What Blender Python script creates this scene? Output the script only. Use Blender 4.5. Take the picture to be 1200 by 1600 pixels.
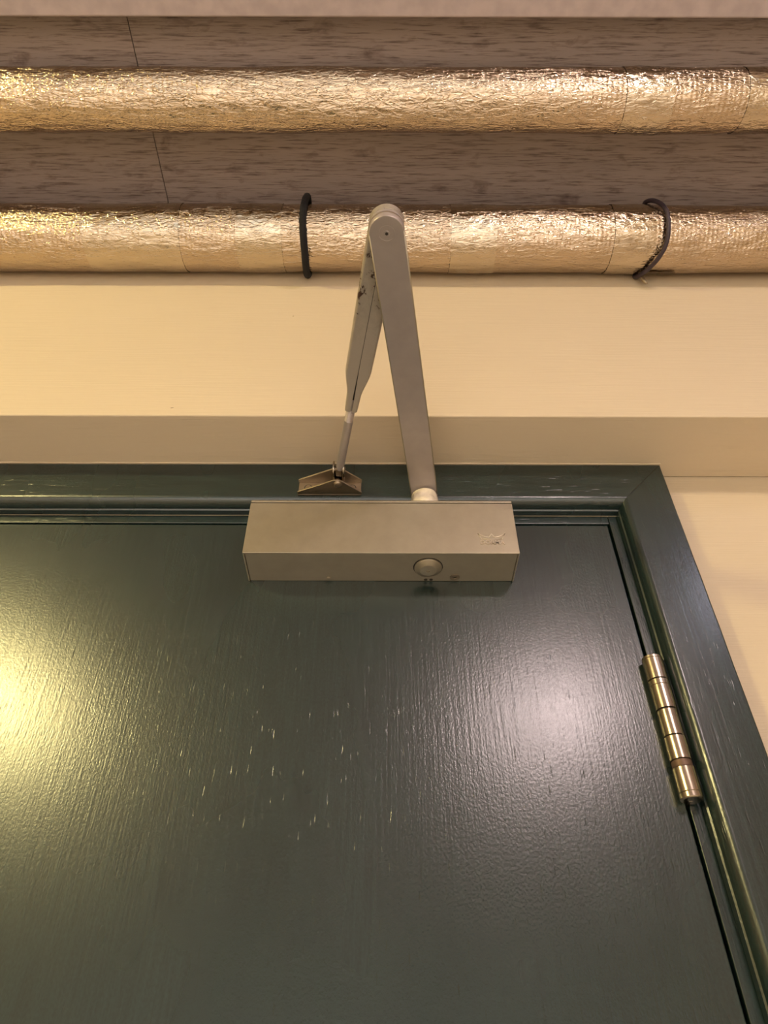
import bpy, bmesh, math, random
from mathutils import Vector, Matrix, noise

for o in list(bpy.data.objects):
    bpy.data.objects.remove(o)
SC = bpy.context.scene
COL = SC.collection
random.seed(7)

# ------------------------------------------------------------------ camera, world, exposure
# metres; the door face is the plane Y = 0, the room is on the -Y side, the floor is Z = 0
EYE = 1.577
PITCH = 42.3
cd = bpy.data.cameras.new('camera')
cam = bpy.data.objects.new('camera', cd)
COL.objects.link(cam)
cam.location = (0.0, -0.528, EYE)
cam.rotation_euler = (Matrix.Rotation(math.radians(90 + PITCH), 4, 'X') @ Matrix.Rotation(math.radians(0.14), 4, 'Z')).to_euler()
cd.sensor_width = 36.0
cd.sensor_fit = 'AUTO'
cd.lens = 1109.0 * 36.0 / 1600.0
cd.clip_start = 0.01
SC.camera = cam

w = bpy.data.worlds.new('world')
SC.world = w
w.use_nodes = True
w.node_tree.nodes['Background'].inputs[0].default_value = (0.9, 0.75, 0.6, 1)
w.node_tree.nodes['Background'].inputs[1].default_value = 0.05

vs = SC.view_settings
vs.view_transform = 'Standard'
vs.look = 'None'
vs.gamma = 1.0
vs.use_curve_mapping = False
vs.exposure = 2.27

# unseen fill spots added to bounce light up off the floor (x, y)
FILL_SPOTS = [(-1.2, -2.3), (0.9, -2.3), (-1.2, -3.6), (0.9, -3.6), (-0.2, -1.5)]
FILL_W = {-2.3: 34.0, -3.6: 110.0, -1.5: 8.0}
# lamps of the room: (x, y, colour, strength, dome radius)
LAMPS = [(-0.98, -1.06, (1.0, 0.84, 0.34), 68.0, 0.075, 'left'),
         (0.42, -1.13, (1.0, 0.79, 0.76), 14.5, 0.100, 'right'),
         (0.72, -0.60, (0.80, 0.80, 1.0), 3.5, 0.06, 'front right')]


def H(z):
    return EYE + z


# ------------------------------------------------------------------ node helpers
def mat(name):
    m = bpy.data.materials.new(name)
    m.use_nodes = True
    nt = m.node_tree
    b = nt.nodes['Principled BSDF']
    return m, nt, b


def N(nt, t, **kw):
    n = nt.nodes.new(t)
    for k, v in kw.items():
        if hasattr(n, k):
            setattr(n, k, v)
        else:
            n.inputs[k.replace('_', ' ')].default_value = v
    return n


def coord(nt, scale=(1, 1, 1), rot=(0, 0, 0)):
    # object coordinates; meshes are built in world position so these are metres
    tc = nt.nodes.new('ShaderNodeTexCoord')
    mp = nt.nodes.new('ShaderNodeMapping')
    mp.inputs['Scale'].default_value = scale
    mp.inputs['Rotation'].default_value = rot
    nt.links.new(tc.outputs['Object'], mp.inputs['Vector'])
    return mp.outputs['Vector']


def noise_n(nt, vec, scale, detail=4, rough=0.5, dist=0.0):
    n = nt.nodes.new('ShaderNodeTexNoise')
    n.inputs['Scale'].default_value = scale
    n.inputs['Detail'].default_value = detail
    n.inputs['Roughness'].default_value = rough
    n.inputs['Distortion'].default_value = dist
    nt.links.new(vec, n.inputs['Vector'])
    return n.outputs['Fac']


def ramp(nt, fac, stops):
    r = nt.nodes.new('ShaderNodeValToRGB')
    el = r.color_ramp.elements
    el[0].position, el[0].color = stops[0][0], (*stops[0][1], 1)
    el[1].position, el[1].color = stops[-1][0], (*stops[-1][1], 1)
    for p, c in stops[1:-1]:
        e = el.new(p)
        e.color = (*c, 1)
    nt.links.new(fac, r.inputs[0])
    return r.outputs[0]


def math_n(nt, op, a, b=None):
    m = nt.nodes.new('ShaderNodeMath')
    m.operation = op
    for i, v in enumerate((a, b)):
        if v is None:
            continue
        if isinstance(v, (int, float)):
            m.inputs[i].default_value = v
        else:
            nt.links.new(v, m.inputs[i])
    return m.outputs[0]


def bump(nt, b, height, strength, dist, prev=None):
    n = nt.nodes.new('ShaderNodeBump')
    n.inputs['Strength'].default_value = strength
    n.inputs['Distance'].default_value = dist
    nt.links.new(height, n.inputs['Height'])
    if prev is not None:
        nt.links.new(prev, n.inputs['Normal'])
    nt.links.new(n.outputs[0], b.inputs['Normal'])
    return n.outputs[0]


# ------------------------------------------------------------------ materials
def green_paint(name, vertical=True):
    m, nt, b = mat(name)
    s = (400, 400, 16) if vertical else (16, 400, 400)
    streak = noise_n(nt, coord(nt, s), 1.0, 3, 0.6)
    s2 = (640, 640, 400) if vertical else (400, 640, 640)
    peel = noise_n(nt, coord(nt, s2), 1.0, 2, 0.5)
    patch = noise_n(nt, coord(nt, (9, 9, 4)), 1.0, 3, 0.5)
    col = ramp(nt, patch, [(0.0, (0.0060, 0.0170, 0.0160)), (1.0, (0.0115, 0.0245, 0.0225))])
    # brush marks also vary the thickness, so the tone, of the paint
    tone = ramp(nt, math_n(nt, 'MULTIPLY', math_n(nt, 'ADD', streak, peel), 0.5), [(0.36, (0.55,) * 3), (0.64, (1.45,) * 3)])
    mt = nt.nodes.new('ShaderNodeMix'); mt.data_type = 'RGBA'; mt.blend_type = 'MULTIPLY'
    mt.inputs['Factor'].default_value = 1.0
    nt.links.new(col, mt.inputs['A']); nt.links.new(tone, mt.inputs['B'])
    nt.links.new(mt.outputs['Result'], b.inputs['Base Color'])
    r = ramp(nt, patch, [(0.0, (0.22,) * 3), (1.0, (0.32,) * 3)])
    nt.links.new(r, b.inputs['Roughness'])
    b.inputs['Specular IOR Level'].default_value = 0.85
    p = bump(nt, b, streak, 0.30, 0.0005)
    # stipple where the roller went, fading in and out in patches
    amp = math_n(nt, 'MULTIPLY', math_n(nt, 'SUBTRACT', peel, 0.5), noise_n(nt, coord(nt, (6, 6, 5)), 1.0, 1))
    p = bump(nt, b, amp, 0.45, 0.0005, p)
    # open grain pores
    pores = noise_n(nt, coord(nt, (620, 620, 60) if vertical else (60, 620, 620)), 1.0, 1, 0.4)
    pr = ramp(nt, pores, [(0.20, (0.0,) * 3), (0.30, (1.0,) * 3)])
    bump(nt, b, pr, 0.35, 0.0004, p)
    return m


def cream_paint(name, base=(0.61, 0.505, 0.36), brush=0.45, along_x=True):
    m, nt, b = mat(name)
    patch = noise_n(nt, coord(nt, (3, 3, 5)), 1.0, 3, 0.5)
    c2 = tuple(x * 0.94 for x in base)
    nt.links.new(ramp(nt, patch, [(0.3, c2), (0.7, base)]), b.inputs['Base Color'])
    b.inputs['Roughness'].default_value = 0.55
    b.inputs['Specular IOR Level'].default_value = 0.35
    streak = noise_n(nt, coord(nt, (14, 700, 700)), 1.0, 3, 0.6)
    p = bump(nt, b, streak, brush, 0.0008)
    lump = noise_n(nt, coord(nt, (30, 30, 30)), 1.0, 3, 0.5)
    bump(nt, b, lump, 0.2, 0.002, p)
    return m


def wood_board(name):
    m, nt, b = mat(name)
    v = coord(nt, (3, 40, 40))
    base = noise_n(nt, v, 1.0, 5, 0.6, 0.4)
    streaks = noise_n(nt, coord(nt, (30, 560, 560)), 1.0, 4, 0.65, 0.15)
    blot = noise_n(nt, coord(nt, (26, 60, 60)), 1.0, 4, 0.6, 0.3)
    c = ramp(nt, base, [(0.2, (0.25, 0.205, 0.195)), (0.8, (0.37, 0.30, 0.285))])
    st = ramp(nt, streaks, [(0.30, (0.34, 0.28, 0.26)), (0.50, (1, 1, 1))])
    bl = ramp(nt, blot, [(0.24, (0.45, 0.38, 0.36)), (0.42, (1, 1, 1))])
    mx = nt.nodes.new('ShaderNodeMix'); mx.data_type = 'RGBA'; mx.blend_type = 'MULTIPLY'
    mx.inputs['Factor'].default_value = 1.0
    nt.links.new(c, mx.inputs['A']); nt.links.new(st, mx.inputs['B'])
    mx2 = nt.nodes.new('ShaderNodeMix'); mx2.data_type = 'RGBA'; mx2.blend_type = 'MULTIPLY'
    mx2.inputs['Factor'].default_value = 1.0
    nt.links.new(mx.outputs['Result'], mx2.inputs['A']); nt.links.new(bl, mx2.inputs['B'])
    nt.links.new(mx2.outputs['Result'], b.inputs['Base Color'])
    b.inputs['Roughness'].default_value = 0.55
    bump(nt, b, streaks, 0.35, 0.0008)
    return m


def foil(name, base=(0.62, 0.50, 0.37), rough=0.14, crinkle=1.0, scrim=0.35):
    m, nt, b = mat(name)
    b.inputs['Metallic'].default_value = 1.0
    tone = noise_n(nt, coord(nt, (22, 60, 60)), 1.0, 4, 0.6)
    c2 = tuple(x * 0.86 for x in base)
    nt.links.new(ramp(nt, tone, [(0.3, c2), (0.7, base)]), b.inputs['Base Color'])
    rr = ramp(nt, tone, [(0.3, (rough * 0.8,) * 3), (0.7, (rough * 1.35,) * 3)])
    nt.links.new(rr, b.inputs['Roughness'])
    wob = noise_n(nt, coord(nt, (60, 210, 210)), 1.0, 3, 0.55, 1.6)
    p = bump(nt, b, wob, 0.55 * crinkle, 0.0028)
    vo = nt.nodes.new('ShaderNodeTexVoronoi')
    vo.feature = 'DISTANCE_TO_EDGE'
    vo.inputs['Scale'].default_value = 1.0
    vv = coord(nt, (38, 120, 120))
    dn = nt.nodes.new('ShaderNodeTexNoise'); dn.inputs['Scale'].default_value = 2.0
    nt.links.new(vv, dn.inputs['Vector'])
    ad = nt.nodes.new('ShaderNodeVectorMath'); ad.operation = 'ADD'
    nt.links.new(vv, ad.inputs[0]); nt.links.new(dn.outputs['Color'], ad.inputs[1])
    nt.links.new(ad.outputs[0], vo.inputs['Vector'])
    vr = ramp(nt, vo.outputs['Distance'], [(0.0, (1, 1, 1)), (0.10, (0, 0, 0))])
    p = bump(nt, b, vr, 0.32 * crinkle, 0.0012, p)
    # woven reinforcement showing through the foil, about 3 mm pitch along the pipe
    wv = nt.nodes.new('ShaderNodeTexWave')
    wv.wave_type = 'BANDS'; wv.bands_direction = 'X'
    wv.inputs['Scale'].default_value = 62.0
    wv.inputs['Distortion'].default_value = 0.6
    nt.links.new(coord(nt), wv.inputs['Vector'])
    bump(nt, b, wv.outputs['Fac'], scrim, 0.0003, p)
    return m


def metal(name, base, rough, metallic=1.0, bump_s=0.08, sc=900, mottled=0.9):
    m, nt, b = mat(name)
    t = noise_n(nt, coord(nt, (60, 60, 60)), 1.0, 4, 0.6)
    c2 = tuple(x * mottled for x in base)
    nt.links.new(ramp(nt, t, [(0.3, c2), (0.7, base)]), b.inputs['Base Color'])
    b.inputs['Metallic'].default_value = metallic
    b.inputs['Roughness'].default_value = rough
    fine = noise_n(nt, coord(nt), sc, 2, 0.5)
    bump(nt, b, fine, bump_s, 0.0003)
    return m


def plain(name, base, rough=0.6, metallic=0.0, nscale=200, bs=0.15):
    m, nt, b = mat(name)
    t = noise_n(nt, coord(nt), nscale, 3, 0.5)
    c2 = tuple(x * 0.85 for x in base)
    nt.links.new(ramp(nt, t, [(0.35, c2), (0.65, base)]), b.inputs['Base Color'])
    b.inputs['Metallic'].default_value = metallic
    b.inputs['Roughness'].default_value = rough
    bump(nt, b, t, bs, 0.001)
    return m


def scuffed(name):
    # satin silver enamel, knocked about near the elbow
    m, nt, b = mat(name)
    t = noise_n(nt, coord(nt, (150, 110, 150)), 1.0, 5, 0.65, 0.5)
    sep = nt.nodes.new('ShaderNodeSeparateXYZ')
    nt.links.new(coord(nt), sep.inputs[0])
    keep = math_n(nt, 'MAXIMUM', math_n(nt, 'MULTIPLY', math_n(nt, 'ADD', sep.outputs['Y'], 0.225), 8.0), 0.0)
    t = math_n(nt, 'ADD', t, keep)
    c = ramp(nt, t, [(0.38, (0.07, 0.04, 0.03)), (0.43, (0.38, 0.34, 0.29)), (0.75, (0.45, 0.40, 0.34))])
    nt.links.new(c, b.inputs['Base Color'])
    b.inputs['Metallic'].default_value = 0.55
    b.inputs['Roughness'].default_value = 0.42
    return m


M = {}
M['door'] = green_paint('dark_green_gloss_vertical', True)
M['head'] = green_paint('dark_green_gloss_horizontal', False)
M['wall'] = cream_paint('cream_wall_paint')
M['board'] = wood_board('brown_grained_board')
M['plaster'] = plain('pale_mauve_plaster', (0.46, 0.385, 0.39), 0.8, 0, 60, 0.2)
M['grey_wall'] = plain('pale_grey_wall', (0.70, 0.78, 0.84), 0.7, 0, 20, 0.1)
M['floor'] = plain('light_floor_screed', (0.74, 0.69, 0.61), 0.6, 0, 20, 0.1)
M['foil'] = foil('reinforced_foil_jacket')
M['tape'] = foil('smooth_foil_tape', (0.64, 0.54, 0.41), 0.10, 0.7, 0.0)
M['silver'] = metal('satin_silver_enamel', (0.40, 0.355, 0.27), 0.36, 0.7, 0.05)
M['emblem'] = metal('polished_silver_relief', (0.60, 0.54, 0.43), 0.28, 0.85, 0.0)
M['arm'] = metal('satin_silver_arm', (0.42, 0.37, 0.35), 0.42, 0.5, 0.06)
M['scuff'] = scuffed('scuffed_silver_enamel')
M['brass'] = metal('satin_nickel_hinge', (0.42, 0.36, 0.28), 0.24, 1.0, 0.04, mottled=0.8)
M['dirty'] = metal('tarnished_collar', (0.16, 0.10, 0.07), 0.5, 0.6, 0.6, 500)
M['zinc'] = metal('yellowed_zinc', (0.36, 0.29, 0.21), 0.36, 0.85, 0.1)
M['boss'] = plain('pale_enamel_boss', (0.80, 0.70, 0.54), 0.18, 0, 160, 0.8)
M['black'] = plain('black_tie', (0.007, 0.006, 0.008), 0.95, 0, 700, 0.5)
M['plum'] = plain('dark_plum_tie', (0.035, 0.022, 0.035), 0.5, 0, 500, 0.2)
M['dark'] = plain('dark_slot', (0.02, 0.015, 0.012), 0.6)
M['fixture'] = plain('white_lamp_base', (0.7, 0.68, 0.64), 0.5)


# ------------------------------------------------------------------ mesh helpers
def finish(bm, name, m, parent=None, smooth=False, auto=None):
    bmesh.ops.recalc_face_normals(bm, faces=bm.faces)
    me = bpy.data.meshes.new(name)
    bm.to_mesh(me)
    bm.free()
    o = bpy.data.objects.new(name, me)
    COL.objects.link(o)
    me.materials.append(m)
    if smooth:
        for p in me.polygons:
            p.use_smooth = True
        if auto is not None:
            a = math.radians(auto)
            b2 = bmesh.new(); b2.from_mesh(me)
            for e in b2.edges:
                if len(e.link_faces) == 2 and e.calc_face_angle(0) > a:
                    e.smooth = False
            b2.to_mesh(me); b2.free()
            wn = o.modifiers.new('weighted_normals', 'WEIGHTED_NORMAL')
            wn.keep_sharp = True
            wn.weight = 100
    if parent:
        # meshes are built in world position: keep them there under a moved parent
        o.parent = parent
        o.matrix_parent_inverse = Matrix.Translation(parent.location).inverted()
    return o


def add_box(bm, x0, x1, y0, y1, z0, z1, bevel=0.0, seg=2):
    r = bmesh.ops.create_cube(bm, size=1.0)
    vs_ = r['verts']
    for v in vs_:
        v.co = Vector(((x0 + x1) / 2 + v.co.x * (x1 - x0), (y0 + y1) / 2 + v.co.y * (y1 - y0), (z0 + z1) / 2 + v.co.z * (z1 - z0)))
    if bevel > 0:
        es = list({e for v in vs_ for e in v.link_edges})
        bmesh.ops.bevel(bm, geom=es, offset=bevel, segments=seg, affect='EDGES', profile=0.5)
    return bm


def box(name, m, x0, x1, y0, y1, z0, z1, bevel=0.0, parent=None, seg=2):
    bm = bmesh.new()
    add_box(bm, x0, x1, y0, y1, z0, z1, bevel, seg)
    return finish(bm, name, m, parent, smooth=bevel > 0, auto=50)


def basis(axis):
    a = Vector(axis).normalized()
    t = Vector((0, 0, 1)) if abs(a.z) < 0.9 else Vector((1, 0, 0))
    u = a.cross(t).normalized()
    v = a.cross(u).normalized()
    return a, u, v


def add_lathe(bm, origin, axis, prof, n=40):
    # prof: (distance along the axis, radius); closed with caps where the radius is > 0
    a, u, v = basis(axis)
    o = Vector(origin)
    rings = []
    for d, r in prof:
        rings.append([bm.verts.new(o + a * d + (u * math.cos(2 * math.pi * k / n) + v * math.sin(2 * math.pi * k / n)) * max(r, 1e-6)) for k in range(n)])
    for i in range(len(rings) - 1):
        for k in range(n):
            bm.faces.new((rings[i][k], rings[i][(k + 1) % n], rings[i + 1][(k + 1) % n], rings[i + 1][k]))
    bm.faces.new(rings[0]); bm.faces.new(rings[-1])
    return bm


def lathe(name, m, origin, axis, prof, parent=None, n=40):
    bm = bmesh.new()
    add_lathe(bm, origin, axis, prof, n)
    return finish(bm, name, m, parent, smooth=True, auto=32)


def add_prism(bm, pts, z0, z1, bevel=0.0, mtx=None, seg=2):
    # outline in XY raised between z0 and z1
    lo = [bm.verts.new((x, y, z0)) for x, y in pts]
    hi = [bm.verts.new((x, y, z1)) for x, y in pts]
    n = len(pts)
    f0 = bm.faces.new(lo); f1 = bm.faces.new(hi)
    for k in range(n):
        bm.faces.new((lo[k], lo[(k + 1) % n], hi[(k + 1) % n], hi[k]))
    if bevel > 0:
        es = list(set(f0.edges) | set(f1.edges))
        r = bmesh.ops.bevel(bm, geom=es, offset=bevel, segments=seg, affect='EDGES', profile=0.5)
    if mtx is not None:
        for v in bm.verts:
            v.co = mtx @ v.co
    return bm


def add_tube(bm, pts, radii, n=10, flat=None):
    pts = [Vector(p) for p in pts]
    rings = []
    up = None
    for i, p in enumerate(pts):
        d = (pts[min(i + 1, len(pts) - 1)] - pts[max(i - 1, 0)]).normalized()
        if up is None:
            _, u, _v = basis(d)
            up = u
        u = (up - d * up.dot(d)).normalized()
        up = u
        v = d.cross(u)
        r = radii[i] if isinstance(radii, (list, tuple)) else radii
        rings.append([bm.verts.new(p + (u * math.cos(2 * math.pi * k / n) + v * math.sin(2 * math.pi * k / n)) * r) for k in range(n)])
    for i in range(len(rings) - 1):
        for k in range(n):
            bm.faces.new((rings[i][k], rings[i][(k + 1) % n], rings[i + 1][(k + 1) % n], rings[i + 1][k]))
    bm.faces.new(rings[0]); bm.faces.new(rings[-1])
    return bm


def empty(name, loc, label=None, cat=None, group=None, kind=None):
    o = bpy.data.objects.new(name, None)
    COL.objects.link(o)
    o.empty_display_size = 0.05
    o.location = loc
    return tag(o, label, cat, group, kind)


def tag(o, label=None, cat=None, group=None, kind=None):
    if label: o['label'] = label
    if cat: o['category'] = cat
    if group: o['group'] = group
    if kind: o['kind'] = kind
    return o


# ------------------------------------------------------------------ room shell
RX0, RX1, RY1 = -2.1, 1.7, -4.6         # side walls and the wall behind the camera
ZC = H(0.870)                            # underside of the boards
ZS = H(0.842)                            # underside of the plaster soffit
Z_BH = H(0.5306)                         # underside of the bulkhead
BH = -0.083                              # its front face
DX0, DX1, DZ1 = -0.606, 0.2215, H(0.4634)   # door leaf
JX1, JZ1 = 0.2345, H(0.4765)             # opening of the jamb lining

tag(box('floor', M['floor'], RX0 - .1, RX1 + .1, RY1 - .1, 0.14, -0.05, 0.0), kind='structure',
    label='pale floor of the room', cat='floor')

bm = bmesh.new()
add_box(bm, RX0, DX0 - 0.013, 0.0, 0.12, 0.0, JZ1)
add_box(bm, JX1, RX1, 0.0, 0.12, 0.0, JZ1)
add_box(bm, RX0, RX1, 0.0, 0.12, JZ1, ZC + 0.02)
tag(finish(bm, 'wall_front', M['wall']), 'cream painted wall beside the dark green door frame', 'wall', kind='structure')

bm = bmesh.new()
add_box(bm, RX0 + 0.001, RX1 - 0.001, BH, -0.0005, Z_BH, ZC - 0.001, 0.0018, 2)
tag(finish(bm, 'wall_bulkhead', M['wall'], smooth=True, auto=50),
    'cream painted boxed-out wall over the door, under the foil pipes', 'wall', kind='structure')

bulk = bpy.data.objects['wall_bulkhead']
# two small nibs left in the paint
for (nx, nz, nl) in ((-0.1030, H(0.7040), 0.0012), (-0.2075, H(0.5420), 0.0016)):
    bm = bmesh.new()
    add_tube(bm, [(nx - nl, BH, nz - nl * 0.2), (nx, BH - 0.0002, nz), (nx + nl, BH, nz + nl * 0.3)], [0.0002, 0.0005, 0.0002], 6)
    finish(bm, 'paint_nib', M['zinc'], bulk)

tag(box('wall_left', M['wall'], RX0 - 0.1, RX0, RY1, 0.0, 0.0, ZC), 'cream painted wall on the left', 'wall', kind='structure')
tag(box('wall_right', M['wall'], RX1, RX1 + 0.1, RY1, 0.0, 0.0, ZC), 'cream painted wall on the right', 'wall', kind='structure')
tag(box('wall_back', M['grey_wall'], RX0 - 0.1, RX1 + 0.1, RY1 - 0.1, RY1, 0.0, ZC), 'cream painted wall behind the viewer', 'wall', kind='structure')

# ceiling: brown grained boards butted against each other, dark joint between them
SOF = -0.336
ceil = tag(box('ceiling', M['dark'], RX0 - .1, RX1 + .1, SOF - 0.3, 0.12, ZC + 0.0125, ZC + 0.06),
           'brown wooden board ceiling above the foil pipes', 'ceiling', kind='structure')
xs = [RX0, -1.486, -0.2665, 0.953, RX1]
for i in range(4):
    box('board', M['board'], xs[i] + 0.0004, xs[i + 1] - 0.0004, SOF - 0.02, 0.0, ZC + 0.0004 * (i % 2), ZC + 0.012, 0.0006, ceil)
tag(box('ceiling_soffit', M['plaster'], RX0, RX1, RY1, SOF, ZS, ZC + 0.06, 0.002),
    'pale mauve plaster soffit along the top edge, lower than the brown boards', 'ceiling', kind='structure')

# ------------------------------------------------------------------ door, lining and mitred casing
d = box('door_1', M['door'], DX0, DX1, 0.0, 0.044, 0.006, DZ1, 0.0012)
tag(d, 'dark green gloss painted door leaf with brushed vertical strokes', 'door', kind='structure')

frame = tag(empty('trim_1', (JX1, 0, 0)), 'dark green door frame with rounded mitred casing', 'door frame', kind='structure')
G = 0.0026
# lining, with the stop behind the leaf
box('jamb', M['door'], DX1 + G, JX1, 0.001, 0.119, 0.0, JZ1 - 0.0, 0.0010, frame)
box('jamb', M['door'], DX0 - 0.013, DX0 - G, 0.001, 0.119, 0.0, JZ1, 0.0010, frame)
box('head_jamb', M['head'], DX0 - G, DX1 + G, 0.001, 0.119, DZ1 + G, JZ1, 0.0010, frame)
bm = bmesh.new()
add_box(bm, DX1 - 0.012, DX1 + G, 0.0455, 0.075, 0.0, DZ1 + G)
add_box(bm, DX0 - G, DX0 + 0.012, 0.0455, 0.075, 0.0, DZ1 + G)
add_box(bm, DX0 + 0.012, DX1 - 0.012, 0.0455, 0.075, DZ1 - 0.012, DZ1 + G)
finish(bm, 'door_stop', M['dark'], frame)


def casing_profile():
    # (distance from the opening outwards, projection from the wall)
    p = [(0.0, 0.0), (0.0, 0.0065)]
    r = 0.0105
    for k in range(0, 9):
        a = math.pi / 2 * k / 8
        p.append((0.0012 + 0.0075 * (1 - math.cos(a)), 0.0075 + (0.0190 - 0.0075) * math.sin(a)))
    W = 0.0525
    p += [(0.0125, 0.0188), (W - 0.002, 0.0190), (W, 0.0175), (W, 0.0)]
    return p


CW = 0.0525
prof = casing_profile()
ci = DX1 + G + 0.0085        # inner edge of the right casing
ct = DZ1 + G + 0.0100        # inner edge of the head casing
hw = Z_BH - ct               # the head casing reaches the bulkhead


def casing(name, mtl, kind):
    bm = bmesh.new()
    ends = []
    nseg = 160 if kind != 'head' else 120
    for i in range(nseg + 1):
        t = i / nseg
        ring = []
        for q, (dd, yy) in enumerate(prof):
            k = dd / CW
            wob = 0.0005 * (noise.noise(Vector((t * 60, 3.1 if kind == 'head' else 8.2, 0))) if q >= len(prof) - 3 else noise.noise(Vector((t * 18, 1.7, q * 0.03))) * 0.6)
            if kind == 'right':
                z = 0.0 + t * (ct + k * hw)
                ring.append((ci + dd * 1.0 + wob, -yy, z))
            elif kind == 'left':
                z = t * (ct + k * hw)
                ring.append((DX0 - G - 0.0085 - dd - wob, -yy, z))
            else:
                xa, xb = DX0 - G - 0.0085 - k * CW, ci + k * CW
                zz = ct + k * hw
                ring.append((xa + (xb - xa) * t, -yy, zz + (wob if 0 < q < len(prof) - 3 else 0)))
        ends.append([bm.verts.new(c) for c in ring])
    n = len(prof)
    for i in range(nseg):
        for q in range(n - 1):
            bm.faces.new((ends[i][q], ends[i + 1][q], ends[i + 1][q + 1], ends[i][q + 1]))
        bm.faces.new((ends[i][n - 1], ends[i + 1][n - 1], ends[i + 1][0], ends[i][0]))
    bm.faces.new(ends[0]); bm.faces.new(ends[-1])
    return finish(bm, name, mtl, frame, smooth=True, auto=40)


casing('side_casing', M['door'], 'right')
casing('side_casing', M['door'], 'left')
casing('head_casing', M['head'], 'head')

# ragged cream paint line where the wall paint was cut in above the casing
bm = bmesh.new()
pts, rad = [], []
x = DX0 - 0.05
while x < ci + CW + 0.001:
    n1 = noise.noise(Vector((x * 40, 0, 0))) + 0.6 * noise.noise(Vector((x * 170, 4, 0)))
    pts.append((x, -0.0195 - 0.0002 * n1, Z_BH + 0.0002))
    rad.append(0.0007 + 0.0005 * max(0, n1 + 0.4))
    x += 0.0022
add_tube(bm, pts, rad, 6)
finish(bm, 'paint_line', M['wall'], frame, smooth=True)
# thin filler line in the mitre
bm = bmesh.new()
add_tube(bm, [(ci + CW * k * 0.96, -0.01905, ct + hw * k * 0.96) for k in (0.24, 0.5, 0.75, 1.0)], 0.00035, 5)
finish(bm, 'mitre_joint', M['dark'], frame)

# ------------------------------------------------------------------ hinge
hx, hy = 0.2238, -0.0075
zt = H(0.3095)
hinge = empty('hinge', (hx, hy, H(0.19)), 'satin metal butt hinge barrel with five knuckles at the right edge of the green door', 'hinge')
R = 0.0084
# (top, bottom) of each segment below the barrel top, from the photograph
segs = [('knuckle', 0.0000, 0.0222, 'brass', R), ('knuckle', 0.0226, 0.0480, 'brass', R), ('knuckle', 0.0486, 0.0700, 'brass', R * 0.95),
        ('knuckle', 0.0706, 0.0890, 'brass', R), ('collar', 0.0890, 0.0945, 'dirty', R * 0.90), ('knuckle', 0.0945, 0.1178, 'brass', R)]
for i, (nm, a, b_, mt, r) in enumerate(segs):
    L_ = b_ - a
    pf = [(0, r * 0.90), (0.0004, r), (L_ - 0.0004, r), (L_, r * 0.90)]
    if i == 0:
        pf = [(0, r * 0.55), (0.0005, r * 0.90), (0.0012, r), (0.0030, r), (0.0032, r * 0.96), (0.0036, r), (L_ - 0.0004, r), (L_, r * 0.9)]
    if i == 1:
        pf = [(0, r * 0.90), (0.0004, r), (0.0046, r), (0.0049, r * 0.95), (0.0053, r), (L_ - 0.0004, r), (L_, r * 0.9)]
    if i == 5:
        pf = [(0, r * 0.80), (0.0005, r), (L_ - 0.0052, r), (L_ - 0.0048, r * 0.95), (L_ - 0.0044, r), (L_ - 0.0010, r), (L_ - 0.0002, r * 0.93), (L_ + 0.0004, r * 0.80)]
    ob = lathe(nm, M[mt], (hx, hy, zt - a), (0, 0, -1), pf, hinge, 40)
    if nm == 'collar':
        ob['label'] = 'tarnished dark collar'
lathe('pin', M['dark'], (hx, hy, zt - 0.001), (0, 0, -1), [(0, R * 0.86), (0.1165, R * 0.86)], hinge, 24)
zb = zt - 0.1185
bm = bmesh.new()
add_box(bm, DX1 + 0.0001, DX1 + 0.0011, hy, 0.030, zb, zt, 0.0003)
finish(bm, 'leaf', M['brass'], hinge)
bm = bmesh.new()
add_box(bm, DX1 + 0.0014, DX1 + G - 0.0001, hy, 0.030, zb, zt, 0.0003)
finish(bm, 'leaf', M['brass'], hinge)

# ------------------------------------------------------------------ door closer
BX0, BX1 = -0.1247, 0.1197
BZ0, BZ1 = H(0.3933), H(0.4566)
BF = -0.0422
clo = empty('door_closer', ((BX0 + BX1) / 2, 0, BZ0),
            'silver box-shaped door closer with folding arm, screwed to the top of the green door', 'door closer')
box('body', M['silver'], BX0 + 0.0016, BX1 - 0.0016, BF + 0.0022, -0.0001, BZ0 + 0.0007, BZ1 - 0.0016, 0.0006, clo)
# cover: folded sheet with front, ends and top
bm = bmesh.new()
add_box(bm, BX0, BX1, BF, BF + 0.0018, BZ0, BZ1 - 0.0034, 0.0005)
add_box(bm, BX0, BX0 + 0.0014, BF + 0.0016, -0.0002, BZ0 + 0.0002, BZ1 - 0.0034, 0.0003)
add_box(bm, BX1 - 0.0014, BX1, BF + 0.0016, -0.0002, BZ0 + 0.0002, BZ1 - 0.0034, 0.0003)
cover = finish(bm, 'cover', M['silver'], clo, smooth=True, auto=50)
bm = bmesh.new()
add_box(bm, BX0 + 0.0002, BX1 - 0.0002, BF - 0.0002, -0.0002, BZ1 - 0.0025, BZ1, 0.0005)
finish(bm, 'top_plate', M['silver'], clo, smooth=True, auto=50)

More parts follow.
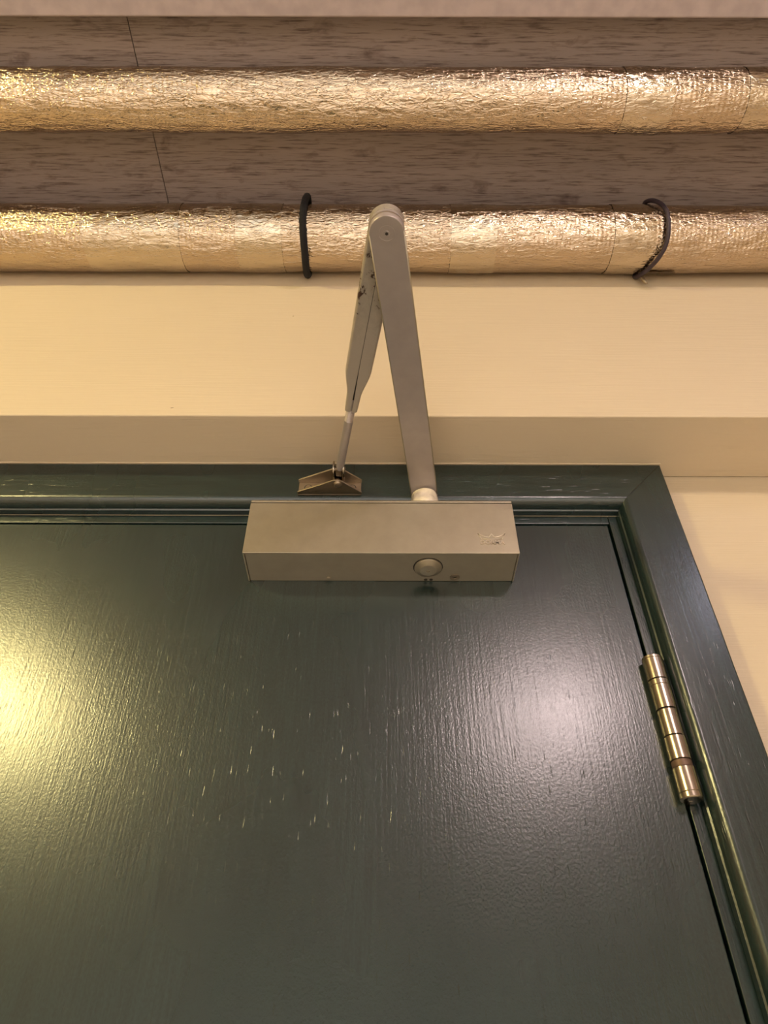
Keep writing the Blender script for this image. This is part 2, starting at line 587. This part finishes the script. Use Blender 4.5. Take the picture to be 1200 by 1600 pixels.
# embossed crown and lettering on the cover, raised 0.25 mm
emb = bmesh.new()
def stroke(pts, wd=0.0006):
    add_tube(emb, [(x_, BF - 0.00002, z_) for x_, z_ in pts], wd * 0.75, 6)
cx, cz = 0.0845, H(0.4030)
def P(u, v):
    return (cx + u * 0.0245, cz + v * 0.0135)
def curve(a, c, b, n=8):
    return [(a[0] * (1 - t) ** 2 + 2 * c[0] * t * (1 - t) + b[0] * t * t, a[1] * (1 - t) ** 2 + 2 * c[1] * t * (1 - t) + b[1] * t * t) for t in [k / n for k in range(n + 1)]]
stroke([P(0.14, 0.46), P(0.0, 0.98)])
stroke(curve(P(0.0, 0.98), P(0.20, 0.66), P(0.40, 0.66)))
stroke([P(0.40, 0.66), P(0.5, 0.94), P(0.60, 0.66)])
stroke(curve(P(0.60, 0.66), P(0.80, 0.66), P(1.0, 0.98)))
stroke([P(1.0, 0.98), P(0.86, 0.46)])
stroke([P(0.14, 0.48), P(0.86, 0.48)], 0.0005)
finish(emb, 'crown_emblem', M['emblem'], cover, smooth=True)
tcv = bpy.data.curves.new('lettering', 'FONT')
tcv.body = 'DORMA'
tcv.size = 0.0060
tcv.extrude = 0.0006
tcv.offset = 0.0001
tob = bpy.data.objects.new('lettering_curve', tcv)
COL.objects.link(tob)
bpy.context.view_layer.update()
dg = bpy.context.evaluated_depsgraph_get()
tme = bpy.data.meshes.new_from_object(tob.evaluated_get(dg))
bpy.data.objects.remove(tob)
xs_ = [v.co.x for v in tme.vertices]
sx = 0.0215 / (max(xs_) - min(xs_))
x_min = min(xs_)
for v in tme.vertices:
    v.co = Vector((cx + 0.0015 + (v.co.x - x_min) * sx, BF - 0.0001 - v.co.z, cz + 0.0006 + v.co.y))
tme.materials.clear(); tme.materials.append(M['emblem'])
lo_ = bpy.data.objects.new('lettering', tme)
COL.objects.link(lo_)
lo_.parent = cover

# underside: spindle cap in a dark ring, valve screws
sxp, syp = 0.0398, -0.0213
bm = bmesh.new()
add_lathe(bm, (sxp, syp, BZ0 + 0.0012), (0, 0, -1), [(0, 0.0134), (0.0007, 0.0134), (0.0007, 0.0126)], 44)
finish(bm, 'ring_groove', M['dark'], clo, smooth=True, auto=30)
cap = lathe('spindle_cap', M['silver'], (sxp, syp, BZ0 + 0.0008), (0, 0, -1),
            [(0, 0.0125), (0.0014, 0.0125), (0.0019, 0.0121), (0.0042, 0.0076), (0.0045, 0.0071), (0.0045, 0.0018), (0.0036, 0.0016)], clo, 44)
lathe('valve_screw', M['zinc'], (0.0650, -0.0062, BZ0 + 0.0009), (0, 0, -1), [(0, 0.0046), (0.0005, 0.0046), (0.0007, 0.0040), (0.0007, 0.0016), (0.0002, 0.0014)], clo, 28)
lathe('valve_screw', M['silver'], (-0.0508, -0.0045, BZ0 + 0.0009), (0, 0, -1), [(0, 0.0022), (0.0012, 0.0021), (0.0016, 0.0014)], clo, 20)
lathe('valve_screw', M['dark'], (0.0385, -0.0026, BZ0 + 0.0009), (0, 0, -1), [(0, 0.0016), (0.0004, 0.0016)], clo, 16)
lathe('valve_screw', M['dark'], (0.0435, -0.0026, BZ0 + 0.0009), (0, 0, -1), [(0, 0.0016), (0.0004, 0.0016)], clo, 16)

# spindle boss on top and main arm
ZA = H(0.488)            # underside of the main arm
bm = bmesh.new()
add_lathe(bm, (sxp, syp, BZ1 - 0.0015), (0, 0, 1), [(0, 0.0122)] + [(0.002 + 0.0220 * k / 12, 0.0130 + 0.0006 * math.sin(k / 12 * 3.1)) for k in range(13)] + [(0.0265, 0.0125)], 48)
for v in bm.verts:
    n1 = noise.noise(v.co * 140)
    v.co += Vector((v.co.x - sxp, v.co.y - syp, 0)).normalized() * 0.0006 * n1
tag(finish(bm, 'spindle', M['boss'], clo, smooth=True, auto=60), 'pale cream spindle boss')

ELB = Vector((0.0014, -0.2870, 0))
SPN = Vector((sxp, syp, 0))


def capsule(L_, wa, wb, n=16, square_b=False):
    # outline along +X from 0 to L_, half width wa at the start and wb at the end, rounded ends
    p = [(L_ + wb * math.sin(math.pi * k / n), wb * math.cos(math.pi * k / n)) for k in range(n + 1)]
    p = [(x_, y_) for x_, y_ in p]
    p += [(-wa * math.sin(math.pi * k / n), -wa * math.cos(math.pi * k / n)) for k in range(n + 1)]
    return p


def between(a, b, z0, z1):
    # frame with X from a to b (XY) and Z rising from z0 to z1
    v = Vector((b.x - a.x, b.y - a.y, z1 - z0))
    X = v.normalized()
    Y = Vector((0, 0, 1)).cross(X).normalized()
    Z = X.cross(Y)
    return Matrix(((X.x, Y.x, Z.x, a.x), (X.y, Y.y, Z.y, a.y), (X.z, Y.z, Z.z, z0), (0, 0, 0, 1))), v.length


mx, L1 = between(ELB, SPN, ZA, ZA)


def sweep_bar(bm, L_, hw_, zoff, th_, r_, mtx, nmid=24, nend=14):
    """flat bar with rounded ends: cross-section a rounded rectangle, the underside at zoff(x)"""
    st = []
    for k in range(nend + 1):
        a = math.pi / 2 * k / nend
        st.append((-hw_ * math.cos(a), max(hw_ * math.sin(a), 0.0004)))
    for k in range(1, nmid):
        st.append((L_ * k / nmid, hw_))
    for k in range(nend + 1):
        a = math.pi / 2 * (1 - k / nend)
        st.append((L_ + hw_ * math.cos(a), max(hw_ * math.sin(a), 0.0004)))
    rings = []
    for x_, h_ in st:
        z_ = zoff(x_)
        rr = min(r_, h_ * 0.6)
        pr_ = []
        for (cy_, cz_, a0) in ((h_ - rr, rr, -90), (h_ - rr, th_ - rr, 0), (-h_ + rr, th_ - rr, 90), (-h_ + rr, rr, 180)):
            for q in range(4):
                a = math.radians(a0 + 30 * q)
                pr_.append((cy_ + rr * math.cos(a), cz_ + rr * math.sin(a)))
        rings.append([bm.verts.new(mtx @ Vector((x_, py, z_ + pz))) for py, pz in pr_])
    n = len(rings[0])
    for i in range(len(rings) - 1):
        for k in range(n):
            bm.faces.new((rings[i][k], rings[i][(k + 1) % n], rings[i + 1][(k + 1) % n], rings[i + 1][k]))
    bm.faces.new(rings[0]); bm.faces.new(rings[-1])


def arm_z(x_):
    t = min(1, max(0, (x_ - (L1 - 0.030)) / 0.030))
    return -0.0058 * t * t * (3 - 2 * t)


bm = bmesh.new()
sweep_bar(bm, L1, 0.0130, arm_z, 0.0062, 0.0012, mx, 40)
arm = finish(bm, 'main_arm', M['arm'], clo, smooth=True, auto=50)
# pressed rims along the edges of the arm
bm = bmesh.new()
for s in (-1, 1):
    add_tube(bm, [mx @ Vector((t * L1, s * 0.01235, 0.0010 + arm_z(t * L1))) for t in (0.0, 0.25, 0.5, 0.75, 0.9, 0.93, 0.96, 0.99)], 0.0009, 8)
finish(bm, 'rim', M['silver'], arm, smooth=True)
ez = (ELB.x, ELB.y, ZA + 0.0003)
bm = bmesh.new()
add_lathe(bm, ez, (0, 0, -1), [(0, 0.0060), (0.0006, 0.0060), (0.0006, 0.0055), (0.0002, 0.0053), (0.0001, 0.0024), (0.0009, 0.0020), (0.0009, 0.0012), (0.0002, 0.0009)], 36)
finish(bm, 'rivet', M['arm'], arm, smooth=True, auto=25)
bm = bmesh.new()
add_tube(bm, [(ELB.x + 0.0058 * math.cos(a * 0.1745), ELB.y + 0.0058 * math.sin(a * 0.1745), ZA + 0.00005) for a in range(-22, 7)], 0.00022, 6)
finish(bm, 'rivet_groove', M['dirty'], arm)
lathe('rivet_hole', M['dark'], (ELB.x, ELB.y, ZA), (0, 0, -1), [(0, 0.0011), (0.0006, 0.0011)], arm, 16)
lathe('washer', M['zinc'], (ELB.x, ELB.y, ZA + 0.0062), (0, 0, 1), [(0, 0.0118), (0.0003, 0.0124), (0.0020, 0.0124), (0.0024, 0.0118)], clo, 40)
lathe('washer', M['arm'], (ELB.x, ELB.y, ZA + 0.0088), (0, 0, 1), [(0, 0.0122), (0.0003, 0.0127), (0.0028, 0.0127), (0.0032, 0.0120)], clo, 40)

# forearm: folded channel that narrows to a sleeve, lower seam open
SHO = Vector((-0.0452, -0.0365, 0))
ZF = ZA + 0.0122
ZP = H(0.4930)
m2, L2 = between(ELB, SHO, ZF + 0.004, ZP)
def fx(y):
    return (y - ELB.y) / (SHO.y - ELB.y) * L2
x_t0, x_t1, x_e = fx(-0.163), fx(-0.134), fx(-0.1195)
outline = []
def hw_at(x_):
    if x_ < x_t0:
        return 0.0128 - 0.0016 * (x_ / x_t0)
    if x_ < x_t1:
        t = (x_ - x_t0) / (x_t1 - x_t0)
        t = t * t * (3 - 2 * t)
        return 0.0112 + (0.0062 - 0.0112) * t
    return 0.0062 - 0.0006 * (x_ - x_t1) / (x_e - x_t1)
nst = 60
for side in (1, -1):
    bm = bmesh.new()
    rings = []
    for i in range(nst + 1):
        x_ = 0.0 + x_e * i / nst
        h_ = hw_at(x_)
        slot = 0.00022 if x_ < x_t0 else 0.00022 + 0.00055 * min(1, (x_ - x_t0) / (x_t1 - x_t0))
        th = 0.0040 + 0.0010 * min(1, max(0, (x_ - x_t0) / (x_t1 - x_t0)))
        ring = []
        rr = 0.0026
        prof2 = [(slot, -th), (h_ - rr, -th)]
        for k in range(1, 6):
            a = math.pi / 2 * k / 5
            prof2.append((h_ - rr + rr * math.sin(a), -th + rr - rr * math.cos(a)))
        prof2 += [(h_, th - rr)]
        for k in range(1, 6):
            a = math.pi / 2 * k / 5
            prof2.append((h_ - rr + rr * math.cos(a), th - rr + rr * math.sin(a)))
        prof2 += [(slot, th)]
        for (py, pz) in prof2:
            ring.append(bm.verts.new(m2 @ Vector((x_, side * py, pz))))
        rings.append(ring)
    nn = len(rings[0])
    for i in range(nst):
        for k in range(nn):
            bm.faces.new((rings[i][k], rings[i][(k + 1) % nn], rings[i + 1][(k + 1) % nn], rings[i + 1][k]))
    bm.faces.new(rings[0]); bm.faces.new(rings[-1])
    if side == 1:
        fore_bm = bm
    else:
        me_ = bpy.data.meshes.new('tmp'); bm.to_mesh(me_); bm.free()
        fore_bm.from_mesh(me_)
        bpy.data.meshes.remove(me_)
# rounded eye at the elbow
add_lathe(fore_bm, (ELB.x, ELB.y, ZF), (0, 0, 1), [(0, 0.0120), (0.0006, 0.0128), (0.0074, 0.0128), (0.0080, 0.0120)], 40)
fore = finish(fore_bm, 'forearm', M['scuff'], clo, smooth=True, auto=50)
bm = bmesh.new()
add_box(bm, 0.010, x_e - 0.001, -0.0014, 0.0014, -0.0030, 0.0036)
for v in bm.verts:
    v.co = m2 @ v.co
finish(bm, 'seam', M['dark'], fore)
lathe('rivet', M['arm'], (ELB.x, ELB.y, ZF + 0.008), (0, 0, 1), [(0, 0.006), (0.0015, 0.0055), (0.0022, 0.003)], fore, 24)

# threaded rod
ax = (m2.to_3x3() @ Vector((1, 0, 0)))
start = m2 @ Vector((x_e - 0.012, 0, 0))
pf = [(0, 0.0036)]
d0 = 0.012
pitch = 0.00125
k = 0
while d0 + k * pitch < 0.012 + 0.0135:
    pf += [(d0 + k * pitch, 0.0036), (d0 + (k + 0.5) * pitch, 0.00405)]
    k += 1
rod_end = L2 - (x_e - 0.012) - 0.0110
pf += [(0.0262, 0.0040), (rod_end - 0.001, 0.0040), (rod_end, 0.0034)]
lathe('rod', M['arm'], start, ax, pf, clo, 24)
# shoe bracket screwed to the head casing
sx0, sx1 = -0.0855, -0.0222
CF = -0.0191
zl, zu = H(0.4845), H(0.5010)
mid = -0.0460
shoe = box('bracket', M['zinc'], sx0 + 0.0006, sx1 - 0.0006, CF - 0.0020, CF - 0.0001, zl, zu + 0.0012, 0.0004, clo)
for zz in (zl, zu):
    bm = bmesh.new()
    pts = [(sx0, CF - 0.0018), (sx0, CF - 0.0050), (sx0 + 0.0015, CF - 0.0060)]
    pts += [(mid - 0.0045, CF - 0.0205), (mid - 0.0020, CF - 0.0216), (mid + 0.0020, CF - 0.0216), (mid + 0.0045, CF - 0.0205)]
    pts += [(sx1 - 0.0015, CF - 0.0060), (sx1, CF - 0.0050), (sx1, CF - 0.0018)]
    add_prism(bm, pts, zz, zz + 0.0018, 0.0004)
    finish(bm, 'flange', M['zinc'], shoe, smooth=True, auto=50)
lathe('rivet', M['zinc'], (SHO.x, SHO.y + 0.0010, zl + 0.0002), (0, 0, -1), [(0, 0.0044), (0.0008, 0.0043), (0.0019, 0.0034), (0.0026, 0.0014)], shoe, 28)
lathe('pivot_barrel', M['brass'], (SHO.x - 0.0010, SHO.y + 0.0030, zl + 0.0018), (0, 0, 1), [(0, 0.0050), (0.0004, 0.0056), (0.0143, 0.0056), (0.0147, 0.0050)], shoe, 28)
# clevis cheeks on each side of the rod end
jx, jy = SHO.x + 0.0012, SHO.y - 0.0095
for s in (-1, 1):
    lathe('clevis_cheek', M['brass'], (jx + s * 0.0040, jy, ZP + 0.0012), (s, 0, 0), [(0, 0.0078), (0.0004, 0.0084), (0.0012, 0.0084), (0.0016, 0.0076)], shoe, 32)
    bm = bmesh.new()
    add_box(bm, min(jx + s * 0.0040, jx + s * 0.0056), max(jx + s * 0.0040, jx + s * 0.0056), jy, SHO.y + 0.001, ZP - 0.0045, ZP + 0.0055, 0.0004)
    finish(bm, 'clevis_arm', M['zinc'], shoe)
box('rod_eye', M['zinc'], jx - 0.0033, jx + 0.0033, jy - 0.0045, jy + 0.0060, ZP - 0.0028, ZP + 0.0052, 0.0010, shoe)
lathe('clevis_pin', M['zinc'], (jx - 0.0062, jy, ZP + 0.0012), (1, 0, 0), [(0, 0.0024), (0.0004, 0.0029), (0.0120, 0.0029), (0.0124, 0.0024)], shoe, 20)
for sxx in (sx0 + 0.010, sx1 - 0.0095):
    bm = bmesh.new()
    add_lathe(bm, (sxx, CF - 0.0019, (zl + zu) / 2 + 0.001), (0, -1, 0), [(0, 0.0040), (0.0003, 0.0040)], 24)
    finish(bm, 'screw_slot', M['dark'], shoe)
    lathe('screw', M['zinc'], (sxx, CF - 0.0020, (zl + zu) / 2 + 0.001), (0, -1, 0), [(0, 0.0032), (0.0008, 0.0030), (0.0012, 0.0020)], shoe, 20)


# ------------------------------------------------------------------ foil-wrapped pipes
def pipe_surface(x, th, cy, cz_, R_, seed):
    n = noise
    r = R_
    r += 0.0016 * n.noise(Vector((x * 7, math.cos(th) * 1.2 + seed, math.sin(th) * 1.2)))
    # creases run mostly along the pipe
    q = Vector((x * 26, math.cos(th) * 7 + seed, math.sin(th) * 7))
    r += 0.00065 * n.noise(q)
    q2 = Vector((x * 90 + 5 * n.noise(q), math.cos(th) * 16 + seed, math.sin(th) * 16))
    r += 0.00042 * (1 - 2 * abs(n.noise(q2)))
    return r


def make_pipe(name, label, cy, cz_, R_, seed, tapes, sag):
    xa, xb, dx = RX0 + 0.001, RX1 - 0.001, 0.0035
    root = empty(name, (0, cy, cz_ - R_), label, 'pipe', 'foil-wrapped pipes under the ceiling')
    n = 84
    def centre(x):
        return cy, cz_ + sag * math.sin(x * 9 + seed) * 0.5
    def tube_part(nm, x0, x1, dR, mtl, crease):
        bm = bmesh.new()
        cnt = max(2, int((x1 - x0) / dx))
        rings = []
        for i in range(cnt + 1):
            x = x0 + (x1 - x0) * i / cnt
            c0, c1 = centre(x)
            ring = []
            for k in range(n):
                th = 2 * math.pi * k / n
                r = pipe_surface(x, th, cy, cz_, R_, seed) + dR
                if crease:
                    q = Vector((x * 150, math.cos(th) * 9, math.sin(th) * 9 + seed))
                    r += 0.0011 * (abs(noise.noise(q)) - 0.2) * crease
                ring.append(bm.verts.new((x, c0 + r * math.cos(th), c1 + r * math.sin(th))))
            rings.append(ring)
        for i in range(cnt):
            for k in range(n):
                bm.faces.new((rings[i][k], rings[i][(k + 1) % n], rings[i + 1][(k + 1) % n], rings[i + 1][k]))
        if not crease:
            bm.faces.new(rings[0]); bm.faces.new(rings[-1])
        return finish(bm, nm, mtl, root, smooth=True)
    tube_part('foil_jacket', xa, xb, 0.0, M['foil'], 0)
    for (x0, x1, cr) in tapes:
        tube_part('foil_tape', x0, x1, 0.00055, M['tape'], cr)
    return root


P1Y, P1Z, P1R = -0.1225, H(0.808), 0.0375
P2Y, P2Z, P2R = -0.2650, H(0.829), 0.0300
make_pipe('pipe', 'foil-wrapped pipe nearest the cream wall, behind the closer elbow', P1Y, P1Z, P1R, 3.3,
          [(-0.345, -0.235, 0.15), (-0.170, -0.118, 1.0), (0.076, 0.128, 1.3), (0.262, 0.309, 0.9), (0.80, 0.86, 1), (-0.95, -0.90, 1)], 0.0012)
make_pipe('pipe', 'foil-wrapped pipe farther from the wall, between the two strips of brown boards', P2Y, P2Z, P2R, 9.1,
          [(0.247, 0.296, 1.4), (0.372, 0.43, 1.2), (-0.60, -0.55, 1)], 0.0006)

# the two ties round the nearer pipe
def tie(name, label, mtl, fn, r, extra=None):
    bm = bmesh.new()
    pts = []
    for k in range(61):
        th = 2 * math.pi * k / 60
        pts.append(fn(th))
    add_tube(bm, pts, [r * (1 + 0.18 * noise.noise(Vector((k * 0.9, r * 1e4, 0)))) for k in range(61)], 10)
    o = finish(bm, name, mtl, None, smooth=True)
    tag(o, label, 'tie', None)
    return o


def t1(th):
    rr = P1R + 0.0036
    y_, z_ = P1Y + rr * math.cos(th), P1Z + rr * math.sin(th)
    if math.sin(th) > 0:
        z_ += 0.010 * math.sin(th)
        y_ -= 0.006 * math.sin(th)
    return (-0.0922 + 0.0006 * math.sin(3 * th), y_, z_)


def t2(th):
    rr = P1R + 0.0050
    y_, z_ = P1Y + rr * math.cos(th), P1Z + rr * math.sin(th)
    # slack: the lower turn swings to the left
    sh = 0.018 * max(0.0, math.cos(th - math.radians(-35))) ** 2.2 + 0.012 * max(0.0, math.cos(th - math.radians(140))) ** 4
    return (0.3205 - sh, y_, z_)


tie('cable_tie', 'black cord tie looped round the nearer foil pipe, left of the closer arm', M['black'], t1, 0.0042)
tie('cable_tie', 'dark plum cable tie bent round the nearer foil pipe, right of the closer arm', M['plum'], t2, 0.0026)
# torn scrap of tape and the tail hanging from the right-hand tie
bm = bmesh.new()
rows = []
for i in range(11):
    t = i / 10
    row = []
    for j in range(4):
        th = math.radians(-36 - 9 * t - (18 - 9 * t) * j / 3)
        rr = P1R + 0.0026 + 0.0016 * noise.noise(Vector((i * 0.7, j * 0.9, 2)))
        row.append(bm.verts.new((0.3080 + 0.036 * t + 0.002 * noise.noise(Vector((i * 1.3, j, 0))), P1Y + rr * math.cos(th), P1Z + rr * math.sin(th))))
    rows.append(row)
for i in range(10):
    for j in range(3):
        bm.faces.new((rows[i][j], rows[i + 1][j], rows[i + 1][j + 1], rows[i][j + 1]))
r_ = bmesh.ops.solidify(bm, geom=bm.faces[:], thickness=0.0004)
ty, tz = P1Y + (P1R + 0.003) * math.cos(math.radians(-40)), P1Z + (P1R + 0.003) * math.sin(math.radians(-40))
add_tube(bm, [(0.3040, ty - 0.004, tz), (0.3060, ty, tz - 0.005), (0.3075, ty + 0.001, tz - 0.012), (0.3095, ty + 0.001, tz - 0.018)], [0.0018, 0.0026, 0.0024, 0.0012], 8)
tag(finish(bm, 'tape_scrap', M['zinc'], smooth=True), 'crumpled brown scrap of tape at the lower end of the dark plum tie', 'tape')

# ------------------------------------------------------------------ the room's lamps (behind the viewer), then the added fill spots
for (lx, ly, colr, stg, rad, which) in LAMPS:
    root = empty('ceiling_light', (lx, ly, ZS), 'round dome lamp on the plaster soffit to the %s of the viewer' % which, 'lamp', 'ceiling lamps')
    lathe('lamp_base', M['fixture'], (lx, ly, ZS), (0, 0, -1), [(0, rad * 1.12), (0.010, rad * 1.12), (0.012, rad * 1.05)], root, 32)
    em, nt, b = mat('lamp_glass_' + which)
    b.inputs['Base Color'].default_value = (0.8, 0.8, 0.8, 1)
    b.inputs['Emission Color'].default_value = (*colr, 1)
    b.inputs['Emission Strength'].default_value = stg
    lathe('lamp_dome', em, (lx, ly, ZS - 0.012), (0, 0, -1), [(rad * 0.7 * math.sin(math.pi / 2 * k / 10), rad * math.cos(math.pi / 2 * k / 10)) for k in range(11)], root, 32)

DL = {(-1.2, -2.3): 'left one of the middle row', (0.9, -2.3): 'right one of the middle row', (-1.2, -3.6): 'left one beside the back wall',
      (0.9, -3.6): 'right one beside the back wall', (-0.2, -1.5): 'single one between the two dome lamps'}
for (lx, ly) in FILL_SPOTS:  # added fittings out of view; their floor bounce brightens the undersides
    root = empty('fill_spot', (lx, ly, ZS), 'small fill spot added in the plaster soffit for bounce light, ' + DL[(lx, ly)], 'lamp', 'added fill spots behind the viewer')
    bm = bmesh.new()
    n = 28
    rg = []
    for r_d, z_d in ((0.044, -0.0002), (0.044, -0.003), (0.036, -0.003), (0.034, -0.0006)):
        rg.append([bm.verts.new((lx + r_d * math.cos(2 * math.pi * k / n), ly + r_d * math.sin(2 * math.pi * k / n), ZS + z_d)) for k in range(n)])
    for i in range(3):
        for k in range(n):
            bm.faces.new((rg[i][k], rg[i][(k + 1) % n], rg[i + 1][(k + 1) % n], rg[i + 1][k]))
    bm.faces.new(rg[3])
    finish(bm, 'fill_bezel', M['fixture'], root)
    ld = bpy.data.lights.new('fill_spot_light', 'SPOT')
    ld.energy = FILL_W[ly]
    ld.color = (1.0, 0.97, 0.98) if ly < -3 else (1.0, 0.87, 0.78)
    ld.spot_size = math.radians(95)
    ld.spot_blend = 0.5
    ld.shadow_soft_size = 0.03
    lo2 = bpy.data.objects.new('fill_spot_light', ld)
    COL.objects.link(lo2)
    lo2.parent = root
    lo2.location = (0, 0, -0.006)
